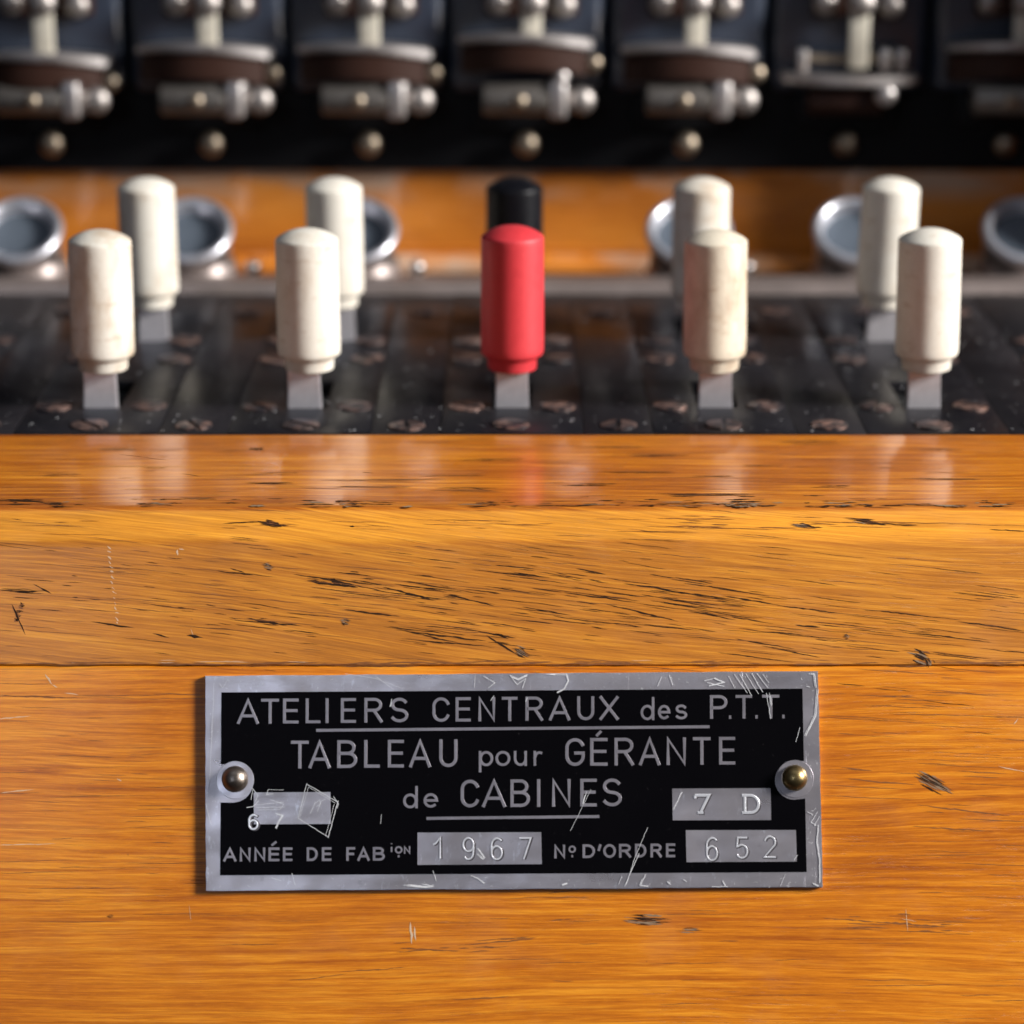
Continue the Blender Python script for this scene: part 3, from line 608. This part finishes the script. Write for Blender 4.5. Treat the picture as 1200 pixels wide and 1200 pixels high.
# ---------------------------------------------------------------- nameplate
K = .0976
PT = (914.5-637)*.0980
py, pz = face(PT, -.05)
plate = empty('nameplate', (0, py, pz), (pi/2 - A, 0, 0), 'scuffed black and silver metal nameplate riveted to the orange wooden front', 'nameplate')
def P(u, v): return ((u-600)*K, (914.5-v)*K)
def poly_bm(pts, z0, z1, bev=0.):
    bm = bmesh.new(); top = [bm.verts.new(Vector((x, y, z1))*MM) for x, y in pts]; bot = [bm.verts.new(Vector((x, y, z0))*MM) for x, y in pts]
    f = bm.faces.new(top)
    for k in range(len(pts)): bm.faces.new([top[k], bot[k], bot[(k+1) % len(pts)], top[(k+1) % len(pts)]])
    bmesh.ops.recalc_face_normals(bm, faces=bm.faces[:])
    if bev: bmesh.ops.bevel(bm, geom=list(f.edges), offset=bev*MM, segments=2, affect='EDGES')
    bmesh.ops.triangulate(bm, faces=[q for q in bm.faces if len(q.verts) > 4]); return bm
def edge_pts(c, n=26, j=.35):
    out = []
    for a, b in zip(c, c[1:]+c[:1]):
        for k in range(n):
            t = k/n; jx = 0 if k == 0 else rng.uniform(-j, j); out.append(P(a[0]+(b[0]-a[0])*t+jx, a[1]+(b[1]-a[1])*t+jx))
    return out
ZP = .64
link('metal_sheet', poly_bm(edge_pts([(244, 1041.5), (241.5, 792), (957.5, 786.5), (961.5, 1037.5)]), .0, ZP, .07), ALU, plate, smooth=30)
def circ(cx, cy, r, a0, a1, n=16): return [P(cx+r*cos(radians(a0+(a1-a0)*k/n)), cy+r*sin(radians(a0+(a1-a0)*k/n))) for k in range(n+1)]
pts = [P(260.5, 1023.5), P(260.5, 939.2)] + circ(275, 916, 23.2, 90, -68) + [P(260.5, 894.8), P(260.5, 811.2), P(939.3, 806.8), P(940.4, 891)]
pts += circ(929, 913.4, 22.6, -90, -270) + [P(941.6, 934.5), P(942.8, 1019.6)]
link('enamel_field', poly_bm(pts, ZP-.02, ZP+.03), ENAMEL, plate)
for c in ([(299, 927.5), (388.5, 927), (389, 964), (299.5, 964.5)], [(490, 974), (634, 973.5), (634.7, 1010.5), (490, 1011.4)], [(786.7, 923), (901.4, 922.5), (901.8, 959.5), (787.2, 959.8)], [(802.3, 971.2), (930.6, 971), (931.4, 1007.6), (803, 1008.2)]):
    link('number_field', poly_bm([P(*q) for q in c][::-1], ZP, ZP+.05), ALU, plate)

def el(cx, cy, rx, ry, a0, a1, n=14): return [(cx+rx*cos(radians(a0+(a1-a0)*k/n)), cy+ry*sin(radians(a0+(a1-a0)*k/n))) for k in range(n+1)]
def glyph(ch, asp):
    """centre lines in a unit box; asp = height / width, to keep bowls round"""
    q = min(.5, .5/asp)                       # vertical radius of a half circle as wide as the box
    G = {
     'A': [[(0, 0), (.5, 1), (1, 0)], [(.17, .3), (.83, .3)]], 'T': [[(0, 1), (1, 1)], [(.5, 1), (.5, 0)]], 'E': [[(1, 1), (0, 1), (0, 0), (1, 0)], [(0, .52), (.92, .52)]],
     'F': [[(1, 1), (0, 1), (0, 0)], [(0, .5), (.85, .5)]], 'L': [[(0, 1), (0, 0), (1, 0)]], 'I': [[(.5, 1), (.5, 0)]], 'N': [[(0, 0), (0, 1), (1, 0), (1, 1)]],
     'X': [[(0, 1), (1, 0)], [(0, 0), (1, 1)]], 'U': [[(0, 1)] + el(.5, q, .5, q, 180, 360) + [(1, 1)]],
     'R': [[(0, 0), (0, 1), (.55, 1)] + el(.55, .75, .42, .25, 90, -90)[1:] + [(0, .5)], [(.52, .5), (1, 0)]],
     'P': [[(0, 0), (0, 1), (.55, 1)] + el(.55, .73, .45, .27, 90, -90)[1:] + [(0, .46)]],
     'B': [[(0, 0), (0, 1), (.52, 1)] + el(.52, .765, .38, .235, 90, -90)[1:] + [(0, .53)], [(.5, .53)] + el(.55, .265, .45, .265, 90, -90)[1:] + [(0, 0)]],
     'D': [[(0, 0), (0, 1), (.4, 1)] + el(.4, .5, .6, .5, 90, -90)[1:] + [(0, 0)]], 'O': [el(.5, .5, .5, .5, 0, 360, 28)],
     'C': [el(.5, 1-q, .5, q, 22, 180) + el(.5, q, .5, q, 180, 338)], 'G': [el(.5, 1-q, .5, q, 24, 180) + el(.5, q, .5, q, 180, 360) + [(1, .46), (.55, .46)]],
     'S': [el(.5, .75, .46, .25, 30, 270) + el(.5, .25, .5, .25, 90, -150)[1:]],
     'd': [el(.46, .31, .46, .31, 0, 360, 26), [(.96, 1), (.96, 0)]], 'e': [[(.04, .5), (.98, .5)] + el(.5, .5, .48, .48, 0, 310)], 's': [el(.5, .74, .42, .25, 30, 270) + el(.5, .25, .46, .25, 90, -150)[1:]],
     'p': [[(.04, 1), (.04, -.48)], el(.54, .5, .46, .5, 0, 360, 26)], 'o': [el(.5, .5, .5, .5, 0, 360, 26)], 'u': [[(0, 1)] + el(.5, .48, .5, .48, 180, 360) + [(1, 1)], [(1, .5), (1, 0)]],
     'r': [[(0, 0), (0, 1)], [(0, .55)] + el(.62, .5, .58, .46, 165, 70)], 'i': [[(.5, 0), (.5, .62)], [(.5, .92), (.5, 1.02)]], '.': [[(0, 0), (1, 0)]], "'": [[(1, 1), (0, .62)]],
     '1': [[(.0, .68), (.25, .72), (.75, 1), (.75, 0)]], '9': [el(.5, .68, .46, .31, 0, 360, 24), el(.5, .68, .46, .31, -10, -10, 1)[:1] + [(.96, .5)] + el(.5, .32, .44, .31, 0, -140)],
     '6': [el(.5, .31, .46, .31, 0, 360, 24), [(.04, .35)] + el(.54, .66, .50, .33, 180, 40)], '7': [[(0, 1), (1, 1), (.38, 0)]], '5': [[(.95, 1), (.15, 1), (.08, .56)] + el(.48, .33, .46, .32, 130, -150)],
     '2': [el(.5, .72, .44, .28, 165, -25) + [(.02, .0), (1, .0)]],
    }
    return G[ch]
zc = [0]
def ribbon(bm, pts, wd, z, h=.05, closed=False, chf=.05):
    """mitred stroke of width wd (mm) with sloping sides"""
    pts = [Vector(p) for p in pts]; q = [pts[0]]
    for p in pts[1:]:
        if (p-q[-1]).length > 1e-4: q.append(p)
    if len(q) < 2: return
    closed = (q[0]-q[-1]).length < 1e-3 and len(q) > 4
    if closed: q = q[:-1]
    n = len(q); rows = []
    for k in range(n):
        a = q[k-1] if (k > 0 or closed) else None; b = q[(k+1) % n] if (k < n-1 or closed) else None
        d1 = (q[k]-a).normalized() if a is not None else None; d2 = (b-q[k]).normalized() if b is not None else None
        d1 = d1 or d2; d2 = d2 or d1
        n1 = Vector((-d1.y, d1.x)); n2 = Vector((-d2.y, d2.x)); m = (n1+n2)
        m = m.normalized() if m.length > 1e-6 else n1
        s = min(1.9, 1/max(.3, m.dot(n1)))
        c = q[k].copy()
        if a is None: c -= d2*wd*.0
        row = []
        for off, zz in ((-.5, -h), (-.5+chf, 0), (.5-chf, 0), (.5, -h)):
            p = c+m*(wd*off*s); row.append(bm.verts.new(Vector((p.x, p.y, z+zz))*MM))
        rows.append(row)
    rng_ = range(n if closed else n-1)
    for k in rng_:
        a, b = rows[k], rows[(k+1) % n]
        for j in range(3): bm.faces.new([a[j], b[j], b[j+1], a[j+1]])
    if not closed:
        for r in (rows[0], rows[-1]): bm.faces.new(r)
def put_text(bm, chars, wd_px):
    for ch, x0, x1, top, base in chars:
        acc = ch == 'Ê'; c = 'E' if acc else ch
        hw = wd_px/2; w_ = (x1-x0-2*hw); hgt = (base-top-2*hw)
        if c == '.': 
            zc[0] += 1; ribbon(bm, [P(x0, base-hw), P(x1, base-hw)], (wd_px+.8)*K, ZP+.055+.0012*(zc[0] % 7)); continue
        g = glyph(c, hgt/max(1, w_))
        ends_x = c in 'AX'
        for st in g:
            zc[0] += 1; pts = [P(x0+hw+px*w_, base-hw-py_*hgt) for px, py_ in st]
            p0, p1, e0, e1 = Vector(pts[0]), Vector(pts[-1]), Vector(pts[1]), Vector(pts[-2])
            if (p0-p1).length > 1e-3 and c not in "i":
                pts[0] = p0+(p0-e0).normalized()*hw*K*.95 if not (c in 'AXN' and False) else p0
                pts[-1] = p1+(p1-e1).normalized()*hw*K*.95
                # strokes that start on another stroke do not stick out beyond it
                if st is not g[0] and c in 'EFABRTu': pts[0] = p0
                if st is not g[0] and c in 'AB': pts[-1] = p1
                if c in 'RPBD' and st is g[0]: pts[-1] = p1
                if c == 'B' and st is g[1]: pts[-1] = p1
                if c == 'e': pts[0] = p0
                if c == 'T' and st is g[1]: pts[0] = p0
            ribbon(bm, pts, wd_px*K, ZP+.04+.0012*(zc[0] % 7), .02)
        if acc:
            zc[0] += 1; cx = (x0+x1)/2; ribbon(bm, [P(cx-2.2-wd_px*.2, top-2.2), P(cx+2.8, top-2.2-wd_px*1.5)], wd_px*.9*K, ZP+.055)
def row(spec, top0, base0, top1, base1, u0, u1):
    out = []
    for ch, a, b in spec:
        t = ((a+b)/2-u0)/(u1-u0); out.append([ch, a, b, top0+(top1-top0)*t, base0+(base1-base0)*t])
    return out
def lettering(rows, wd):
    bm = bmesh.new()
    for r in rows: put_text(bm, r, wd)
    bmesh.ops.recalc_face_normals(bm, faces=bm.faces[:]); return link('lettering', bm, LETTER, plate)
big1 = row([('A', 279, 304.5), ('T', 307, 328), ('E', 332.5, 351), ('L', 359, 376.5), ('I', 382, 386), ('E', 400, 418), ('R', 427.5, 449), ('S', 458, 479), ('C', 507, 527.5), ('E', 534, 552), ('N', 560.5, 580.5), ('T', 588, 606.5), ('R', 615.6, 636.4), ('A', 643, 668), ('U', 676, 696), ('X', 702, 724.5), ('P', 831, 851.5), ('.', 853.2, 856), ('T', 861, 880.5), ('.', 884, 886.8), ('T', 892, 912.3), ('.', 915.4, 918.2)], 818.8, 848.2, 813.8, 841.2, 280, 915)
lettering([big1], 3.6)
bmid = row([('d', 750, 766.8), ], 816.5, 843.6, 816.5, 843.6, 740, 800) + row([('e', 770, 785), ('s', 790, 805)], 825.5, 843.2, 825, 842.6, 770, 805)
m2 = row([('p', 560.6, 578), ('o', 580.5, 598), ('u', 602, 617.4), ('r', 625, 637)], 879.4, 897.2, 879, 896.6, 560, 640)
m3 = row([('d', 473, 490.8)], 920, 946, 920, 946, 473, 491) + row([('e', 496.5, 514)], 928, 945.6, 928, 945.6, 496, 514)
lettering([bmid, m2, m3], 3.1)
lettering([row([('T', 342, 363), ('A', 362.8, 388.4), ('B', 396, 419.5), ('L', 427.4, 446), ('E', 455, 474), ('A', 480, 505.4), ('U', 515, 536.4), ('G', 662, 684.8), ('Ê', 691, 711.6), ('R', 719.4, 742.2), ('A', 748, 773), ('N', 780, 803), ('T', 811, 831.8), ('E', 841.3, 860.5)], 867.4, 899.8, 862.8, 895.2, 342, 860)], 3.9)
lettering([row([('C', 540, 562), ('A', 565, 593), ('B', 598, 621), ('I', 629, 633), ('N', 646.4, 668.4), ('E', 679.4, 698.8), ('S', 705, 728)], 912.8, 945, 911.2, 943.6, 540, 728)], 3.9)
lettering([row([('A', 264, 279.4), ('N', 283, 296), ('N', 300, 313), ('Ê', 316.5, 329.5), ('E', 333.4, 344.6), ('D', 361, 374), ('E', 378.6, 390), ('F', 407, 417.6), ('A', 420, 434.4), ('B', 438, 452)], 991.4, 1007.6, 990.6, 1006.6, 264, 452),
           row([('N', 649, 662), ('D', 682, 696.6), ("'", 699.6, 704), ('O', 706, 721), ('R', 724.4, 738.6), ('D', 743, 756.4), ('R', 761, 774.4), ('E', 779, 790)], 988, 1004, 986.4, 1002.6, 649, 790)], 3.0)
lettering([[['i', 457.6, 462, 985.6, 997.6], ['o', 463.6, 472.6, 989.6, 998.4], ['N', 474, 481.8, 989.6, 998.6], ['.', 467, 469.2, 999, 1002.4], ['o', 665.6, 674.4, 989, 997.6], ['.', 669, 671.2, 999, 1002.4]]], 2.1)
for (a, b) in (((371.5, 855.4), (830.6, 851.2)), ((500.4, 957.6), (701.8, 955.4))):
    bm = bmesh.new(); ribbon(bm, [P(*a), P(*b)], 3.7*K, ZP+.055); bmesh.ops.recalc_face_normals(bm, faces=bm.faces[:]); link('underline', bm, LETTER, plate)
# stamped figures: raised bright burr, with the groove's shade painted as an offset dark stroke
STAMP_SHADE = plain('stamp_shade_metal', (.13, .12, .13), .5, .8)
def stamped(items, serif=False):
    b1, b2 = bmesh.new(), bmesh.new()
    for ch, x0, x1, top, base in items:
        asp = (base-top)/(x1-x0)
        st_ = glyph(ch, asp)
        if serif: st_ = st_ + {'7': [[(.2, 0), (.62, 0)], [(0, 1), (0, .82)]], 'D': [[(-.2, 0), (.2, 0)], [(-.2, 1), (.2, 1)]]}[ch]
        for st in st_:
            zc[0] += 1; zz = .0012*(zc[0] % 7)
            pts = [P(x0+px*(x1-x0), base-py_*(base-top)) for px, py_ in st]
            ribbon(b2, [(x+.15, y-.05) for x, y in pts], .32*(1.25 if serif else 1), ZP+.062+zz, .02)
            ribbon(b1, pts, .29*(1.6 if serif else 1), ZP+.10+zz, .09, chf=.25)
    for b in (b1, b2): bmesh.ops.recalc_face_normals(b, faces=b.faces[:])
    link('stamped_figure', b1, BRIGHT, plate); link('stamp_shade', b2, STAMP_SHADE, plate)
stamped([('1', 508, 519, 980, 1004), ('9', 542.5, 555.5, 980, 1005), ('6', 575.5, 588.5, 980.5, 1005), ('7', 608.5, 621.5, 980.5, 1004.5)])
stamped([('6', 826, 839, 980, 1006), ('5', 860.5, 874.5, 980, 1003.5), ('2', 893, 907, 978.5, 1002.5)])
stamped([('7', 813, 829, 931, 951), ('D', 871, 887, 931, 951)], True)
stamped([('6', 293.5, 304, 953.5, 970)])
# hand scratched marks and scuffs
SC = bmesh.new()
def scr_line(pts, wd=.13, h=.0):
    zc[0] += 1; q = [pts[0]]
    for a, b in zip(pts, pts[1:]):
        m = max(1, int(math.dist(a, b)/3.5))
        for k in range(1, m+1): t = k/m; j = .28 if k < m else 0; q.append((a[0]+(b[0]-a[0])*t+rng.uniform(-j, j), a[1]+(b[1]-a[1])*t+rng.uniform(-j, j)))
    if wd > .17:                               # broad marks are bundles of hairlines
        for o_ in range(4): dx, dy = rng.uniform(-.9, .9), rng.uniform(-.9, .9); s0 = rng.randint(0, max(0, len(q)//3)); ribbon(SC, [P(a+dx, b+dy) for a, b in q[s0:]], rng.uniform(.04, .075), ZP+.062+h+.0015*((zc[0]+o_*2) % 9), .006)
    else: ribbon(SC, [P(*p) for p in q], max(.04, wd*.5), ZP+.062+h+.0015*(zc[0] % 9), .006)
for pts, wd in [([(361, 918), (397.5, 939)], .14), ([(397.5, 937), (386, 980)], .16), ([(386, 979), (351, 957.5)], .12), ([(351, 957), (361, 917)], .13), ([(363, 921), (394, 940)], .08), ([(393, 941), (383, 978)], .08), ([(353, 955), (363, 921)], .07),
                ([(371, 938), (365, 952)], .10), ([(371, 940), (376, 936), (377, 941), (372, 944)], .09), ([(377, 938), (373, 950)], .09), ([(383, 935), (377, 938)], .08), ([(392, 932), (398, 941), (396, 946)], .12),
                ([(316, 924), (314, 930), (322, 929)], .14), ([(316, 924), (334, 924.5)], .08), ([(297, 922), (304, 931), (301, 938)], .14), ([(298, 924), (296, 936)], .1), ([(291, 945), (298, 944), (305, 937)], .16), ([(300, 942), (334, 939)], .10), ([(302, 945), (335, 944.5)], .10), ([(304, 948), (330, 947)], .07), ([(318, 936), (334, 941), (330, 947)], .1), ([(325, 952), (333, 954), (329, 960), (325, 969)], .2),
                ([(692, 924), (668, 972)], .08), ([(687, 926), (683, 940)], .20), ([(758, 968), (744, 1000), (733, 1034)], .10), ([(748, 998), (731, 1036)], .14), ([(755, 1022), (749, 1035), (758, 1036)], .18), ([(728, 1024), (724, 1034)], .1), ([(800, 924), (788, 948)], .24), ([(448, 953), (447, 964)], .09), ([(936, 852), (931, 869)], .1),
                ([(640, 790), (650, 791)], .2), ([(645, 790), (664, 790), (666, 797), (661, 807), (653, 811)], .30), ([(597, 792), (607, 796), (618, 791)], .35), ([(598, 792), (606, 802), (616, 795), (612, 807)], .14), ([(557, 791), (556, 806)], .08), ([(566, 792), (580, 800), (572, 806)], .14), ([(775, 793), (770, 804)], .13), ([(784, 791), (788, 803)], .12), ([(824, 797), (836, 794), (848, 799), (830, 803)], .3), ([(828, 800), (848, 804)], .16),
                ([(860, 790), (875, 812)], .10), ([(866, 790), (880, 815)], .12), ([(873, 789), (888, 813)], .10), ([(880, 789), (893, 811)], .14), ([(886, 789), (899, 806)], .12), ([(853, 792), (860, 806)], .1), ([(893, 790), (900, 800)], .1), ([(897, 812), (902, 842)], .12), ([(900, 812), (903, 826)], .2), ([(946, 789), (953, 790), (955, 805)], .28), ([(957, 808), (954, 838), (942, 862)], .24), ([(950, 846), (943, 860)], .12), ([(944, 804), (948, 805)], .14),
                ([(956, 950), (948, 962), (954, 966)], .1), ([(958, 955), (952, 966)], .1), ([(957, 962), (955, 985), (958, 1005), (958, 1032)], .26), ([(950, 1033), (956, 1036)], .26), ([(944, 950), (950, 953)], .12), ([(845, 1030), (848, 1035)], .2), ([(832, 1036.5), (851, 1036.5)], .14), ([(918, 1022), (912, 1036)], .08), ([(781, 1031), (784, 1033)], .2), ([(799, 1028), (803, 1031)], .14),
                ([(471, 1036), (482, 1035), (500, 1037), (508, 1036)], .18), ([(496, 1033), (509, 1036)], .3), ([(552, 1024), (560, 1027), (568, 1033)], .22), ([(508, 1018), (512, 1030)], .12), ([(658, 1035), (664, 1033)], .2), ([(344, 1021), (348, 1035)], .16), ([(320, 1026), (332, 1030)], .12), ([(300, 1024), (298, 1031)], .08), ([(258, 800), (262, 806), (268, 796)], .08), ([(405, 789.5), (440, 795), (470, 806)], .07), ([(440, 792), (462, 808)], .09), ([(932, 1000), (928, 1006)], .14), ([(830, 1000), (824, 1006)], .12),
                ([(560, 992), (568, 1003)], .2), ([(559, 999), (567, 1005)], .18), ([(243, 940), (250, 965)], .08), ([(252, 800), (247, 930)], .05), ([(460, 819), (458, 828)], .2), ([(618, 817), (616, 822)], .16), ([(575, 821), (579, 815)], .12)]:
    scr_line(pts, wd)
for k in range(150):                           # fine scuffs round the border
    e_ = rng.random()
    if e_ < .4: x, y = rng.uniform(246, 955), rng.uniform(791, 806)
    elif e_ < .7: x, y = rng.uniform(246, 955), rng.uniform(1025, 1036)
    elif e_ < .85: x, y = rng.uniform(943, 957), rng.uniform(800, 1030)
    else: x, y = rng.uniform(245, 258), rng.uniform(800, 1030)
    a = rng.uniform(-2.6, -.4) if rng.random() < .7 else rng.uniform(0, 6.28); L = rng.uniform(1, 6); scr_line([(x, y), (x+L*cos(a)*.7, y-L*sin(a)*.5)], rng.uniform(.05, .1), -.05)
bmesh.ops.recalc_face_normals(SC, faces=SC.faces[:])
stuff(link('scratch_mark', SC, plain('scratched_bare_metal', (.70, .69, .72), .46, .2, var=.5, sc_=.9), plate))
for (u, v_, m, r) in ((277, 912, plain('worn_rivet_steel', (.27, .225, .19), .36, 1., var=.45, bump=.04, sc_=.9), 1.48), (929.3, 910.6, BRASS, 1.46)):
    x, y = P(u, v_)
    link('rivet', lathe_bm([(r*1.0, -.05), (r*1.02, .22), (r*.95, .62), (r*.78, 1.02), (r*.5, 1.32), (r*.22, 1.45), (0, 1.48)], 36, wob=.03, seed=u), m, plate, (x, y, ZP+.02), smooth=70)
    link('rivet_seat', lathe_bm([(2.15, -.03), (2.12, .03), (1.2, .035)], 36), ALU, plate, (x+.05, y-.1, ZP+.031), smooth=20)
